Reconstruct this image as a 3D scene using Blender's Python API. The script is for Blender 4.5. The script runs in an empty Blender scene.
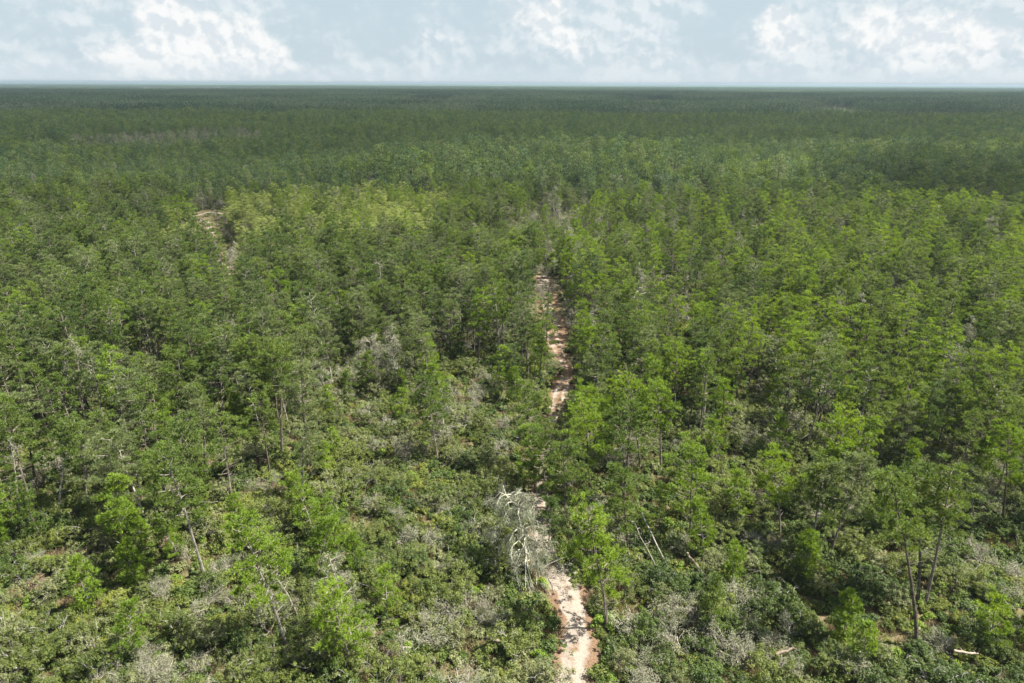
import bpy, math, random
import numpy as np
from mathutils import Matrix, Vector

R = math.radians
rng = np.random.default_rng(7)
random.seed(7)
scene = bpy.context.scene
W, H = 1024, 683

# ------------------------------------------------------------------ camera
FPX = 692.0
CAM_H = 45.0
PITCH = math.atan((341.5 - 83.0) / FPX)
cam_data = bpy.data.cameras.new("camera")
cam_data.sensor_width = 36.0
cam_data.lens = FPX / W * 36.0
cam_data.clip_start = 0.5
cam_data.clip_end = 120000.0
cam = bpy.data.objects.new("camera", cam_data)
CAM_R = Matrix.Rotation(math.pi / 2 - PITCH, 3, 'X') @ Matrix.Rotation(R(0.21), 3, 'Z')
cam.matrix_world = Matrix.Translation((0, 0, CAM_H)) @ CAM_R.to_4x4()
scene.collection.objects.link(cam)
scene.camera = cam
CR = np.array(CAM_R)

# ------------------------------------------------------------------ sun, sky, exposure
SUN_EL, SUN_AZ = R(57), R(92)          # azimuth measured clockwise from the viewing direction (+Y)
sun_dir = Vector((math.cos(SUN_EL) * math.sin(SUN_AZ), math.cos(SUN_EL) * math.cos(SUN_AZ), math.sin(SUN_EL)))
sd = bpy.data.lights.new("sun", 'SUN')
sd.energy = 5.0
sd.angle = R(0.6)
sd.color = (1.0, 0.955, 0.87)
sun = bpy.data.objects.new("sun", sd)
sun.rotation_euler = sun_dir.to_track_quat('Z', 'Y').to_euler()
sun.location = (0, 0, 300)
scene.collection.objects.link(sun)
scene.view_settings.view_transform = 'Standard'
scene.view_settings.look = 'None'
scene.view_settings.gamma = 1.0
scene.view_settings.exposure = 1.70
scene.view_settings.use_curve_mapping = False
scene.cycles.max_bounces = 4
scene.cycles.diffuse_bounces = 2
scene.cycles.glossy_bounces = 1
scene.cycles.transmission_bounces = 2
scene.cycles.transparent_max_bounces = 6
scene.cycles.volume_bounces = 0
scene.cycles.sample_clamp_indirect = 4.0


class NT:
    """small helper for wiring node trees"""
    def __init__(s, tree):
        s.t = tree
        tree.nodes.clear()

    def n(s, kind, inputs=None, **props):
        nd = s.t.nodes.new(kind)
        for k, v in props.items():
            setattr(nd, k, v)
        for k, v in (inputs or {}).items():
            sock = nd.inputs[k]
            if isinstance(v, bpy.types.NodeSocket):
                s.t.links.new(v, sock)
            else:
                sock.default_value = v
        return nd

    def math(s, op, a, b=0.0, c=None, clamp=False):
        d = {0: a, 1: b}
        if c is not None:
            d[2] = c
        return s.n('ShaderNodeMath', d, operation=op, use_clamp=clamp).outputs[0]

    def noise(s, vec, scale, detail=4, rough=0.55, dist=0.0):
        nd = s.n('ShaderNodeTexNoise', {'Scale': scale, 'Detail': detail, 'Roughness': rough, 'Distortion': dist})
        s.t.links.new(vec, nd.inputs['Vector'])
        return nd.outputs[0]

    def ramp(s, fac, stops):
        nd = s.n('ShaderNodeValToRGB', {0: fac})
        cr = nd.color_ramp
        while len(cr.elements) < len(stops):
            cr.elements.new(0.5)
        for e, (p, c) in zip(cr.elements, stops):
            e.position = p
            e.color = (*c, 1) if len(c) == 3 else c
        return nd.outputs[0]

    def mix(s, fac, a, b):
        nd = s.n('ShaderNodeMix', data_type='RGBA')
        for i, v in ((0, fac), (6, a), (7, b)):
            if isinstance(v, bpy.types.NodeSocket):
                s.t.links.new(v, nd.inputs[i])
            elif i == 0:
                nd.inputs[0].default_value = v
            else:
                nd.inputs[i].default_value = (*v, 1)
        return nd.outputs[2]


world = bpy.data.worlds.new("World")
scene.world = world
world.use_nodes = True
w = NT(world.node_tree)
sky = w.n('ShaderNodeTexSky', sky_type='NISHITA', sun_disc=False, sun_elevation=SUN_EL, sun_rotation=SUN_AZ,
          altitude=50.0, air_density=1.0, dust_density=1.6, ozone_density=1.2)
SK = 0.665
CL_SHADE, CL_LIGHT = tuple(v * SK for v in (7.0, 7.6, 8.0)), tuple(v * SK for v in (9.2, 9.2, 9.1))
BANK_SHADE, BANK_LIGHT = tuple(v * SK for v in (6.0, 6.9, 7.4)), tuple(v * SK for v in (7.5, 8.1, 8.4))
CLEAR, LOWC = tuple(v * SK for v in (5.35, 6.5, 7.2)), tuple(v * SK for v in (6.5, 7.3, 7.7))
dirv = w.n('ShaderNodeTexCoord').outputs['Generated']
sx = w.n('ShaderNodeSeparateXYZ', {0: dirv})
X_, Y_, Z_ = sx.outputs
stretch = w.n('ShaderNodeVectorMath', {0: dirv, 1: (1, 1, 1.15)}, operation='MULTIPLY').outputs[0]


def fbm(vec, scale, detail=9, rough=0.55):
    return w.math('SUBTRACT', w.noise(vec, scale, detail, rough), 0.5)


def lumps(vec, scale, sm=0.35):
    nd = w.n('ShaderNodeTexVoronoi', {'Scale': scale, 'Detail': 2.0, 'Roughness': 0.5, 'Lacunarity': 2.3, 'Smoothness': sm}, feature='SMOOTH_F1')
    w.t.links.new(vec, nd.inputs['Vector'])
    return w.math('SUBTRACT', 0.45, nd.outputs['Distance'])


def shifted(vec, d):
    return w.n('ShaderNodeVectorMath', {0: vec, 1: d}, operation='ADD').outputs[0]


warp = w.n('ShaderNodeTexNoise', {'Scale': 42.0, 'Detail': 6.0, 'Roughness': 0.6})
w.t.links.new(stretch, warp.inputs['Vector'])
wv = w.n('ShaderNodeVectorMath', {0: warp.outputs['Color'], 1: (0.5, 0.5, 0.5)}, operation='SUBTRACT').outputs[0]
wv = w.n('ShaderNodeVectorMath', {0: wv, 1: (0.016, 0.016, 0.016)}, operation='MULTIPLY').outputs[0]
bent = w.n('ShaderNodeVectorMath', {0: stretch, 1: wv}, operation='ADD').outputs[0]


def relief_of(vec):
    return w.math('ADD', w.math('MULTIPLY', lumps(vec, 24.0, 0.7), 0.55), w.math('ADD', w.math('MULTIPLY', lumps(vec, 58.0, 0.6), 0.28), w.math('MULTIPLY', fbm(vec, 16.0, 8, 0.6), 0.7)))


hA = relief_of(bent)
hB = relief_of(shifted(bent, (0.006, 0.0, 0.010)))
slope = w.math('SUBTRACT', hA, hB)


def sky_px(px, py):
    v = CR @ np.array([(px - W / 2) / FPX, (H / 2 - py) / FPX, -1.0])
    return v / np.linalg.norm(v)


# cumulus banks: pixel column and height of each tower, its half width and half height, and how solid it is
heads = [(158, 12, .026, .022, 1.0), (200, 26, .030, .026, 1.0), (247, 28, .024, .022, 1.0), (262, 50, .045, .016, .9), (185, 58, .085, .016, .8), (120, 30, .040, .030, .45),
         (60, 56, .09, .018, .35), (424, 20, .018, .026, .50), (455, 44, .040, .020, .55), (515, 14, .026, .022, .7), (550, 14, .028, .024, .95), (572, 40, .028, .018, .7),
         (775, 18, .034, .020, .95), (810, 44, .06, .012, .5), (872, 18, .036, .018, .95), (910, 34, .040, .014, .8), (965, 20, .040, .022, .85),
         (1010, 40, .05, .016, .7), (690, 62, .07, .010, .45), (900, 66, .10, .008, .45), (330, 68, .08, .008, .4), (640, 20, .03, .02, .25)]
acc = None
for px, py, wx, wz, amp in heads:
    d = sky_px(px, py)
    a = w.math('MULTIPLY', w.math('SUBTRACT', X_, float(d[0])), 1 / wx)
    b = w.math('MULTIPLY', w.math('SUBTRACT', Z_, float(d[2])), 1 / wz)
    b = w.math('MAXIMUM', b, w.math('MULTIPLY', b, -0.55))      # crisp tops, slowly fading bases
    r2 = w.math('ADD', w.math('MULTIPLY', a, a), w.math('MULTIPLY', b, b))
    g = w.math('MULTIPLY', w.math('EXPONENT', w.math('MULTIPLY', r2, -1.0)), amp)
    acc = g if acc is None else w.math('ADD', acc, g)
front = w.math('GREATER_THAN', Y_, 0.0)
acc = w.math('MULTIPLY', acc, front)
# the bright towers, then the softer banks behind them
edge_n = w.math('ADD', hA, w.math('MULTIPLY', fbm(bent, 40.0, 6, 0.6), 0.5))
dens = w.math('ADD', w.math('MULTIPLY', acc, 1.35), w.math('MULTIPLY', edge_n, 0.80))
heads_f = w.n('ShaderNodeMapRange', {0: dens, 1: 0.40, 2: 0.95}, interpolation_type='SMOOTHSTEP').outputs[0]
bank = w.math('ADD', w.math('MULTIPLY', fbm(stretch, 5.5, 4, 0.5), 1.6), w.math('ADD', w.math('MULTIPLY', acc, 0.30), w.math('MULTIPLY', edge_n, 0.50)))
bank_f = w.n('ShaderNodeMapRange', {0: bank, 1: -0.40, 2: 0.16}, interpolation_type='SMOOTHSTEP').outputs[0]
lit = w.math('ADD', 0.52, w.math('MULTIPLY', slope, 4.2), clamp=True)
cl_col = w.mix(lit, CL_SHADE, CL_LIGHT)
sheet_col = w.mix(lit, BANK_SHADE, BANK_LIGHT)
base = w.mix(0.92, sky.outputs[0], CLEAR)
base = w.mix(w.math('MULTIPLY', bank_f, 0.95), base, sheet_col)
base = w.mix(w.math('MULTIPLY', heads_f, 0.85), base, cl_col)
low = w.n('ShaderNodeMapRange', {0: Z_, 1: 0.0, 2: 0.035, 3: 0.6, 4: 0.0}, interpolation_type='SMOOTHSTEP').outputs[0]
base = w.mix(low, base, LOWC)
bg = w.n('ShaderNodeBackground', {'Color': base, 'Strength': 0.05})
# the rest of the sky: the same broken cloud, with broader strokes
hi = w.n('ShaderNodeMapRange', {0: w.noise(dirv, 2.6, 2, 0.5, 0.0), 1: 0.38, 2: 0.62}).outputs[0]
base2 = w.mix(0.3, sky.outputs[0], CLEAR)
base2 = w.mix(w.math('MULTIPLY', hi, 0.55), base2, BANK_SHADE)
bg2 = w.n('ShaderNodeBackground', {'Color': base2, 'Strength': 0.05})
near_horizon = w.math('MULTIPLY', w.math('LESS_THAN', Z_, 0.17), w.math('GREATER_THAN', Y_, 0.3))
ms = w.n('ShaderNodeMixShader', {0: near_horizon, 1: bg2.outputs[0], 2: bg.outputs[0]})
w.n('ShaderNodeOutputWorld', {'Surface': ms.outputs[0]})
world.cycles.sampling_method = 'MANUAL'
world.cycles.sample_map_resolution = 256

# ------------------------------------------------------------------ projection helpers (used for laying out and for labels)
C0 = np.array([0, 0, CAM_H])


def ray(px, py):
    return CR @ np.array([(px - W / 2) / FPX, (H / 2 - py) / FPX, -1.0])


def gp(px, py, z=0.0):
    v = ray(px, py)
    t = (z - CAM_H) / v[2]
    return C0 + v * t


def project(p):
    q = (np.atleast_2d(p) - C0) @ CR
    d = -q[:, 2]
    return np.stack([W / 2 + FPX * q[:, 0] / d, H / 2 - FPX * q[:, 1] / d, d], 1)


# ------------------------------------------------------------------ materials
def new_mat(name):
    m = bpy.data.materials.new(name)
    m.use_nodes = True
    return m, NT(m.node_tree)


def leaf_mat(name, dark, light, trans=0.42, var=0.35, patch=None, rough=0.6, wide=0.0):
    """foliage: a per-leaf tint, a per-plant tint and a stand-to-stand drift of the same colour"""
    m, t = new_mat(name)
    tint = t.n('ShaderNodeAttribute', attribute_name='tint').outputs['Fac']
    rnd = t.n('ShaderNodeObjectInfo').outputs['Random']
    pos = t.n('ShaderNodeNewGeometry').outputs['Position']
    stand = t.noise(pos, 0.035, 3, 0.6)
    tree = t.noise(pos, 0.22, 1, 0.5)
    f = t.math('ADD', t.math('MULTIPLY', tint, 0.55), t.math('MULTIPLY', rnd, 0.30))
    f = t.math('ADD', f, t.math('MULTIPLY', t.math('SUBTRACT', tree, 0.5), 0.9))
    f = t.math('ADD', f, t.math('MULTIPLY', t.math('SUBTRACT', stand, 0.5), 0.8), clamp=True)
    if wide:                                                    # stands of differing age, hundreds of metres across
        bands = t.n('ShaderNodeVectorMath', {0: pos, 1: (0.45, 1.0, 0.0)}, operation='MULTIPLY').outputs[0]
        f = t.math('ADD', f, t.math('MULTIPLY', t.math('SUBTRACT', t.noise(bands, 0.0045, 4, 0.6), 0.5), wide * 2), clamp=True)
    col = t.ramp(f, [(0.0, dark), (1.0, light)])
    if patch:
        pn = t.noise(pos, 0.09, 2, 0.5)
        pf = t.n('ShaderNodeMapRange', {0: t.math('ADD', pn, t.math('MULTIPLY', rnd, 0.12)), 1: 0.56, 2: 0.68}).outputs[0]
        col = t.mix(t.math('MULTIPLY', pf, 0.8), col, patch)
    di = t.n('ShaderNodeBsdfDiffuse', {'Color': col})
    hs = t.n('ShaderNodeHueSaturation', {'Color': col, 'Hue': 0.485, 'Saturation': 1.1, 'Value': 1.25})
    tr = t.n('ShaderNodeBsdfTranslucent', {'Color': hs.outputs[0]})
    mx = t.n('ShaderNodeMixShader', {0: trans, 1: di.outputs[0], 2: tr.outputs[0]})
    gl = t.n('ShaderNodeBsdfGlossy', {'Color': (0.9, 0.95, 0.9, 1), 'Roughness': rough})
    mx2 = t.n('ShaderNodeMixShader', {0: 0.02, 1: mx.outputs[0], 2: gl.outputs[0]})
    t.n('ShaderNodeOutputMaterial', {'Surface': mx2.outputs[0]})
    return m


def bark_mat(name, a, b, scale=3.0):
    m, t = new_mat(name)
    pos = t.n('ShaderNodeNewGeometry').outputs['Position']
    nz = t.noise(pos, scale, 5, 0.65)
    rnd = t.n('ShaderNodeObjectInfo').outputs['Random']
    f = t.math('ADD', nz, t.math('MULTIPLY', t.math('SUBTRACT', rnd, 0.5), 0.35))
    col = t.ramp(f, [(0.35, a), (0.65, b)])
    bs = t.n('ShaderNodeBsdfPrincipled', {'Base Color': col, 'Roughness': 0.9})
    bs.inputs['Specular IOR Level'].default_value = 0.15
    t.n('ShaderNodeOutputMaterial', {'Surface': bs.outputs[0]})
    return m


G = {
    'mid': leaf_mat('pine_needles_mid_green', (0.060, 0.104, 0.014), (0.170, 0.232, 0.040)),
    'bright': leaf_mat('pine_needles_bright_green', (0.095, 0.165, 0.010), (0.220, 0.312, 0.030)),
    'blue': leaf_mat('pine_needles_grey_green', (0.074, 0.106, 0.030), (0.195, 0.236, 0.084)),
    'dark': leaf_mat('pine_needles_dark_green', (0.038, 0.072, 0.014), (0.110, 0.162, 0.034)),
    'far': leaf_mat('distant_pine_needles', (0.020, 0.052, 0.022), (0.092, 0.160, 0.062), patch=(0.15, 0.185, 0.110), wide=1.9),
    'cool': leaf_mat('cool_green_needles', (0.030, 0.066, 0.022), (0.118, 0.180, 0.060), wide=1.0),  # cooler, darker green for the middle distance
    'pale': leaf_mat('sun_patch_leaves', (0.170, 0.220, 0.045), (0.360, 0.410, 0.130)),  # lighter leaf colour stands in for sunlight through a cloud gap
    'oak': leaf_mat('scrub_oak_leaves_olive', (0.048, 0.072, 0.010), (0.168, 0.196, 0.038), trans=0.3),
    'oakdark': leaf_mat('scrub_oak_leaves_dark', (0.030, 0.056, 0.008), (0.105, 0.146, 0.024), trans=0.3),
    'oakgrey': leaf_mat('scrub_oak_leaves_grey_green', (0.078, 0.092, 0.028), (0.215, 0.228, 0.095), trans=0.25),
    'oakyel': leaf_mat('scrub_oak_leaves_yellow_green', (0.090, 0.112, 0.012), (0.205, 0.228, 0.036), trans=0.3),
    'straw': leaf_mat('dry_grass_and_litter', (0.11, 0.080, 0.035), (0.25, 0.200, 0.105), trans=0.15),
    'rust': leaf_mat('dead_brown_oak_leaves', (0.085, 0.058, 0.032), (0.20, 0.150, 0.088), trans=0.15),
    'moss': leaf_mat('pale_hanging_moss', (0.15, 0.16, 0.10), (0.32, 0.33, 0.235), trans=0.3),
    'lichen': leaf_mat('grey_lichen_and_moss', (0.12, 0.122, 0.075), (0.27, 0.268, 0.18), trans=0.15),
}
BARK = bark_mat('pine_bark_brown_grey', (0.075, 0.058, 0.045), (0.21, 0.175, 0.145))
BARK_MID = bark_mat('grey_pine_bark', (0.11, 0.095, 0.08), (0.26, 0.235, 0.205))
MOSSY = bark_mat('moss_coated_limbs', (0.19, 0.185, 0.135), (0.38, 0.37, 0.29), 6.0)
BARK_PALE = bark_mat('pale_weathered_bark', (0.15, 0.135, 0.115), (0.34, 0.31, 0.27))
DEAD = bark_mat('silver_dead_wood', (0.16, 0.14, 0.115), (0.36, 0.325, 0.27))
TWIG = bark_mat('grey_oak_twigs', (0.13, 0.115, 0.10), (0.34, 0.32, 0.28))
LOGM = bark_mat('fallen_pale_timber', (0.15, 0.115, 0.085), (0.34, 0.28, 0.22))


# ------------------------------------------------------------------ raw geometry
class Geo:
    """vertices, triangles and a per-vertex tint gathered in arrays"""
    def __init__(s):
        s.v, s.f, s.t, s.m = [], [], [], []
        s.n = 0

    def add(s, v, f, tint=0.5, mat=0):
        v = np.asarray(v, float).reshape(-1, 3)
        f = np.asarray(f, int).reshape(-1, 3)
        s.v.append(v)
        s.f.append(f + s.n)
        s.t.append(np.broadcast_to(np.asarray(tint, float), (len(v),)))
        s.m.append(np.full(len(f), mat, int))
        s.n += len(v)

    def merge(s, o, mat=None, mtx=None, off=(0, 0, 0)):
        if not o.v:
            return
        v = np.concatenate(o.v)
        if mtx is not None:
            v = v @ np.asarray(mtx).T
        v = v + np.asarray(off)
        s.v.append(v)
        s.f.append(np.concatenate(o.f) + s.n)
        s.t.append(np.concatenate(o.t))
        mm = np.concatenate(o.m)
        s.m.append(mm if mat is None else np.full(len(mm), mat, int))
        s.n += len(v)

    def mesh(s, name, mats, smooth=False):
        me = bpy.data.meshes.new(name)
        v, f, t, mi = (np.concatenate(a) for a in (s.v, s.f, s.t, s.m))
        me.vertices.add(len(v))
        me.vertices.foreach_set('co', v.astype(np.float32).ravel())
        me.loops.add(len(f) * 3)
        me.loops.foreach_set('vertex_index', f.astype(np.int32).ravel())
        me.polygons.add(len(f))
        me.polygons.foreach_set('loop_start', np.arange(0, len(f) * 3, 3, dtype=np.int32))
        if smooth:
            me.polygons.foreach_set('use_smooth', np.ones(len(f), bool))
        else:
            me.polygons.foreach_set('use_smooth', np.zeros(len(f), bool))
        me.polygons.foreach_set('material_index', mi.astype(np.int32))
        at = me.attributes.new('tint', 'FLOAT', 'POINT')
        at.data.foreach_set('value', t.astype(np.float32))
        for m in mats:
            me.materials.append(m)
        me.update(calc_edges=True)
        return me


def unit(a):
    return a / np.maximum(np.linalg.norm(a, axis=-1, keepdims=True), 1e-9)


def tube(g, pts, rad, sides=5, mat=0, tint=0.5):
    pts = np.asarray(pts, float)
    rad = np.asarray(rad, float)
    n = len(pts)
    d = unit(np.gradient(pts, axis=0))
    ref = np.array([0.31, 0.87, 0.12])
    u = unit(np.cross(d, ref))
    v = np.cross(d, u)
    a = np.arange(sides) * 2 * math.pi / sides
    ring = pts[:, None] + rad[:, None, None] * (np.cos(a)[None, :, None] * u[:, None] + np.sin(a)[None, :, None] * v[:, None])
    f = []
    for i in range(n - 1):
        for k in range(sides):
            p, q = i * sides + k, i * sides + (k + 1) % sides
            f += [(p, q, q + sides), (p, q + sides, p + sides)]
    verts = ring.reshape(-1, 3)
    c = len(verts)
    verts = np.vstack([verts, pts[:1], pts[-1:]])
    for k in range(sides):
        f.append((c, (k + 1) % sides, k))
        f.append((c + 1, (n - 1) * sides + k, (n - 1) * sides + (k + 1) % sides))
    g.add(verts, f, tint, mat)


def blades(g, cen, dirs, length, width, tint, mat=0):
    """thin triangles growing out of cen along dirs"""
    n = len(cen)
    side = unit(np.cross(dirs, [0.1, 0.0, 1.0] + rng.normal(size=(n, 3)) * 0.45))
    ln = np.broadcast_to(length, (n,))[:, None]
    wd = np.broadcast_to(width, (n,))[:, None]
    p0 = cen - side * wd
    p1 = cen + side * wd
    p2 = cen + dirs * ln
    v = np.stack([p0, p1, p2], 1).reshape(-1, 3)
    f = np.arange(n * 3).reshape(-1, 3)
    g.add(v, f, np.repeat(np.broadcast_to(tint, (n,)), 3), mat)


def leaves(g, cen, nrm, size, tint, mat=0):
    """small rhombic leaves facing nrm"""
    n = len(cen)
    u = unit(np.cross(nrm, unit(rng.normal(size=(n, 3)))))
    v = np.cross(nrm, u)
    s = np.broadcast_to(size, (n,))[:, None]
    q = np.stack([cen - u * s, cen - v * s * 0.6, cen + u * s, cen + v * s * 0.6], 1).reshape(-1, 3)
    b = np.arange(n)[:, None] * 4
    f = np.concatenate([b + [0, 1, 2], b + [0, 2, 3]], 1).reshape(-1, 3)
    g.add(q, f, np.repeat(np.broadcast_to(tint, (n,)), 4), mat)


def trunk_line(h, lean=(0, 0), crook=0.25, n=9):
    z = np.linspace(0, h, n)
    s = z / h
    wob = np.cumsum(rng.normal(size=(n, 2)) * crook * 0.28, axis=0) * s[:, None]
    x = lean[0] * s ** 1.25 + wob[:, 0] - wob[-1, 0] * s ** 2
    y = lean[1] * s ** 1.25 + wob[:, 1] - wob[-1, 1] * s ** 2
    x[0] = y[0] = 0
    return np.stack([x, y, z], 1)


def interp(pts, s):
    n = len(pts) - 1
    x = np.clip(s, 0, 1) * n
    i = np.minimum(x.astype(int) if hasattr(x, 'astype') else int(x), n - 1)
    fr = x - i
    return pts[i] * (1 - fr)[..., None] + pts[i + 1] * fr[..., None] if np.ndim(s) else pts[i] * (1 - fr) + pts[i + 1] * fr


def make_pine(h, crown_w, base_frac, lean=(0, 0), n_limb=30, tuft=1.0, dead_low=7, seed=0, top_round=1.0):
    """trunk geometry and crown geometry of one pine"""
    global rng
    rng = np.random.default_rng(seed)
    tr, cr = Geo(), Geo()
    tl = trunk_line(h, lean)
    r0 = 0.0100 * h + 0.02
    tube(tr, tl, np.linspace(r0, r0 * 0.18, len(tl)) + np.r_[r0 * .35, np.zeros(len(tl) - 1)], 7)
    for _ in range(dead_low):                                   # bare stubs below the crown
        s = rng.uniform(base_frac * 0.45, base_frac)
        p = interp(tl, s)
        a = rng.uniform(0, 2 * math.pi)
        L = rng.uniform(0.5, 1.7)
        d = np.array([math.cos(a), math.sin(a), rng.uniform(-0.2, 0.35)])
        tube(tr, [p, p + d * L * 0.5, p + d * L + [0, 0, rng.uniform(-.3, .1)]], [0.03, 0.022, 0.008], 3)
    lop = rng.normal(size=2) * 0.14
    az0 = rng.uniform(0, 6.28)
    T, D, Ti = [], [], []
    for i in range(n_limb):
        s = base_frac + (1 - base_frac) * ((i + rng.uniform(0, 1)) / n_limb)
        q = (s - base_frac) / (1 - base_frac)
        p = interp(tl, s)
        a = az0 + i * 2.4 + rng.normal() * 0.35
        prof = (0.55 + 0.45 * min(1, q / 0.28)) * max(0.0, 1 - max(0, q - 0.25) / 0.80 * 0.86) ** (0.75 * top_round)
        L = max(0.35, crown_w / 2 * prof * rng.uniform(0.62, 1.16))
        up = 0.12 + 0.75 * q + rng.normal() * 0.13
        hd = np.array([math.cos(a) + lop[0], math.sin(a) + lop[1], 0])
        pts = np.array([p, p + hd * L * 0.35 + [0, 0, up * L * 0.22], p + hd * L * 0.7 + [0, 0, up * L * 0.52], p + hd * L + [0, 0, up * L * 0.9]])
        tube(tr, pts, np.array([0.045, 0.032, 0.02, 0.008]) * (0.6 + L * 0.25), 3)
        n_pad = max(2, int(round(L * 1.9)))
        for k in range(n_pad):
            u = rng.uniform(0.32, 1.04) if k else 1.0
            c = interp(pts, min(u, 1.0)) + np.array([rng.normal() * 0.28, rng.normal() * 0.28, rng.normal() * 0.10 + 0.06]) * (0.5 + 0.3 * L)
            nt = int(rng.integers(9, 15))
            rad = rng.uniform(0.34, 0.62)
            o = unit(rng.normal(size=(nt, 3))) * (rng.uniform(0, 1, (nt, 1)) ** 0.5) * rad
            o[:, 2] *= 0.40
            T.append(c + o)
            D.append(unit(o * [1, 1, 0.5] + hd * 0.25 + [0, 0, 0.42]))
            Ti.append(np.full(nt, rng.uniform(0.1, 0.9)) + rng.normal(size=nt) * 0.14)
    T, D, Ti = np.concatenate(T), np.concatenate(D), np.concatenate(Ti)
    nb = 11
    c = np.repeat(T, nb, 0)
    d = unit(np.repeat(D, nb, 0) + rng.normal(size=(len(c), 3)) * 0.62)
    blades(cr, c, d, rng.uniform(0.20, 0.38, len(c)) * tuft, rng.uniform(0.021, 0.039, len(c)) * tuft, np.clip(np.repeat(Ti, nb), 0, 1))
    return tr, cr


def limbs(g, p, d, L, r, depth, tips, sides=3, spread=0.75, droop=0.0, kids=(2, 4)):
    """recursive bare branching"""
    n = 4
    pts = [p]
    cur, dd = np.array(p, float), unit(np.array(d, float))
    for i in range(n):
        dd = unit(dd + rng.normal(size=3) * 0.17 + [0, 0, -droop])
        cur = cur + dd * L / n
        pts.append(cur)
    pts = np.array(pts)
    tube(g, pts, np.linspace(r, r * 0.42, n + 1), sides, tint=rng.uniform(0, 1))
    if depth == 0:
        tips.append((pts[-1], dd))
        tips.append((pts[-3], dd))
        return
    for _ in range(int(rng.integers(kids[0], kids[1] + 1))):
        s = rng.uniform(0.35, 1.0)
        q = interp(pts, s)
        nd = unit(dd + rng.normal(size=3) * spread)
        limbs(g, q, nd, L * rng.uniform(0.45, 0.72), r * 0.52, depth - 1, tips, 3, spread, droop, kids)


def make_shrub(wd, ht, n_clump=46, leaf=0.062, per=70, seed=0, twigs=True, open_=0.0):
    """stems and foliage of one scrub oak: several lobes of leaves with gaps between them"""
    global rng
    rng = np.random.default_rng(seed)
    st, fo = Geo(), Geo()
    tips = []
    for k in range(int(rng.integers(3, 6))):
        a = rng.uniform(0, 6.28)
        lean = rng.uniform(0.15, 0.7)
        limbs(st, [rng.normal() * 0.12, rng.normal() * 0.12, -0.02], [math.cos(a) * lean, math.sin(a) * lean, 1],
              ht * 0.62, 0.045, 2, tips, 4, 0.7, 0.0, (2, 3))
    C = []
    lobes = [(np.array([rng.normal() * wd * 0.22, rng.normal() * wd * 0.22, ht * rng.uniform(0.35, 0.66)]),
              wd * rng.uniform(0.20, 0.34), ht * rng.uniform(0.22, 0.36)) for _ in range(int(rng.integers(4, 7)))]
    for i in range(n_clump):
        c, rw, rh = lobes[i % len(lobes)]
        u = unit(rng.normal(size=3))
        u[2] = abs(u[2]) * 1.0 if rng.random() < 0.75 else u[2]
        C.append(c + u * [rw, rw, rh] * rng.uniform(0.72, 1.12))
    for (p, d) in tips[::2]:
        C.append(p)
    C = np.array(C)
    C[:, 2] = np.maximum(C[:, 2], 0.12)
    n = len(C)
    rad = rng.uniform(0.16, 0.36, n) * (0.6 + wd * 0.16)
    cen = np.repeat(C, per, 0)
    o = unit(rng.normal(size=(n * per, 3))) * (rng.uniform(0, 1, (n * per, 1)) ** 0.45) * np.repeat(rad, per)[:, None]
    o[:, 2] *= 0.7
    nr = unit(unit(o) * 0.7 + rng.normal(size=o.shape) * 0.35 + [0.1, 0, 0.65])
    ti = np.clip(np.repeat(rng.uniform(0.05, 0.95, n), per) + rng.normal(size=n * per) * 0.16, 0, 1)
    keep = (cen[:, 2] + o[:, 2]) > 0.03
    if open_:
        keep &= rng.random(len(keep)) > open_
    leaves(fo, (cen + o)[keep], nr[keep], (rng.uniform(0.65, 1.25, n * per) * leaf)[keep], ti[keep])
    if twigs:                                                   # bare twigs standing out of the leaves
        for k in range(7):
            c = C[rng.integers(n)]
            limbs(st, c, [rng.normal() * .6, rng.normal() * .6, 1], rng.uniform(0.4, 0.8), 0.014, 1, [], 3, 0.8)
    return st, fo


def make_bare_shrub(wd, ht, seed=0, lichen=1.0):
    global rng
    rng = np.random.default_rng(seed)
    st, fo = Geo(), Geo()
    tips = []
    for k in range(int(rng.integers(4, 7))):
        a = rng.uniform(0, 6.28)
        lean = wd / ht * rng.uniform(0.25, 0.8)
        limbs(st, [0, 0, -0.02], [math.cos(a) * lean, math.sin(a) * lean, 1], ht * 0.62, 0.045, 3, tips, 4, 0.85, 0.0, (2, 4))
    P = np.array([t[0] for t in tips])
    D = np.array([t[1] for t in tips])
    k = int(5 * lichen)
    c = np.repeat(P, k, 0) + rng.normal(size=(len(P) * k, 3)) * 0.14
    blades(fo, c, unit(np.repeat(D, k, 0) + rng.normal(size=c.shape) * 0.8), rng.uniform(0.10, 0.24, len(c)), rng.uniform(0.014, 0.028, len(c)),
           rng.uniform(0, 1, len(c)))
    return st, fo


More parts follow.
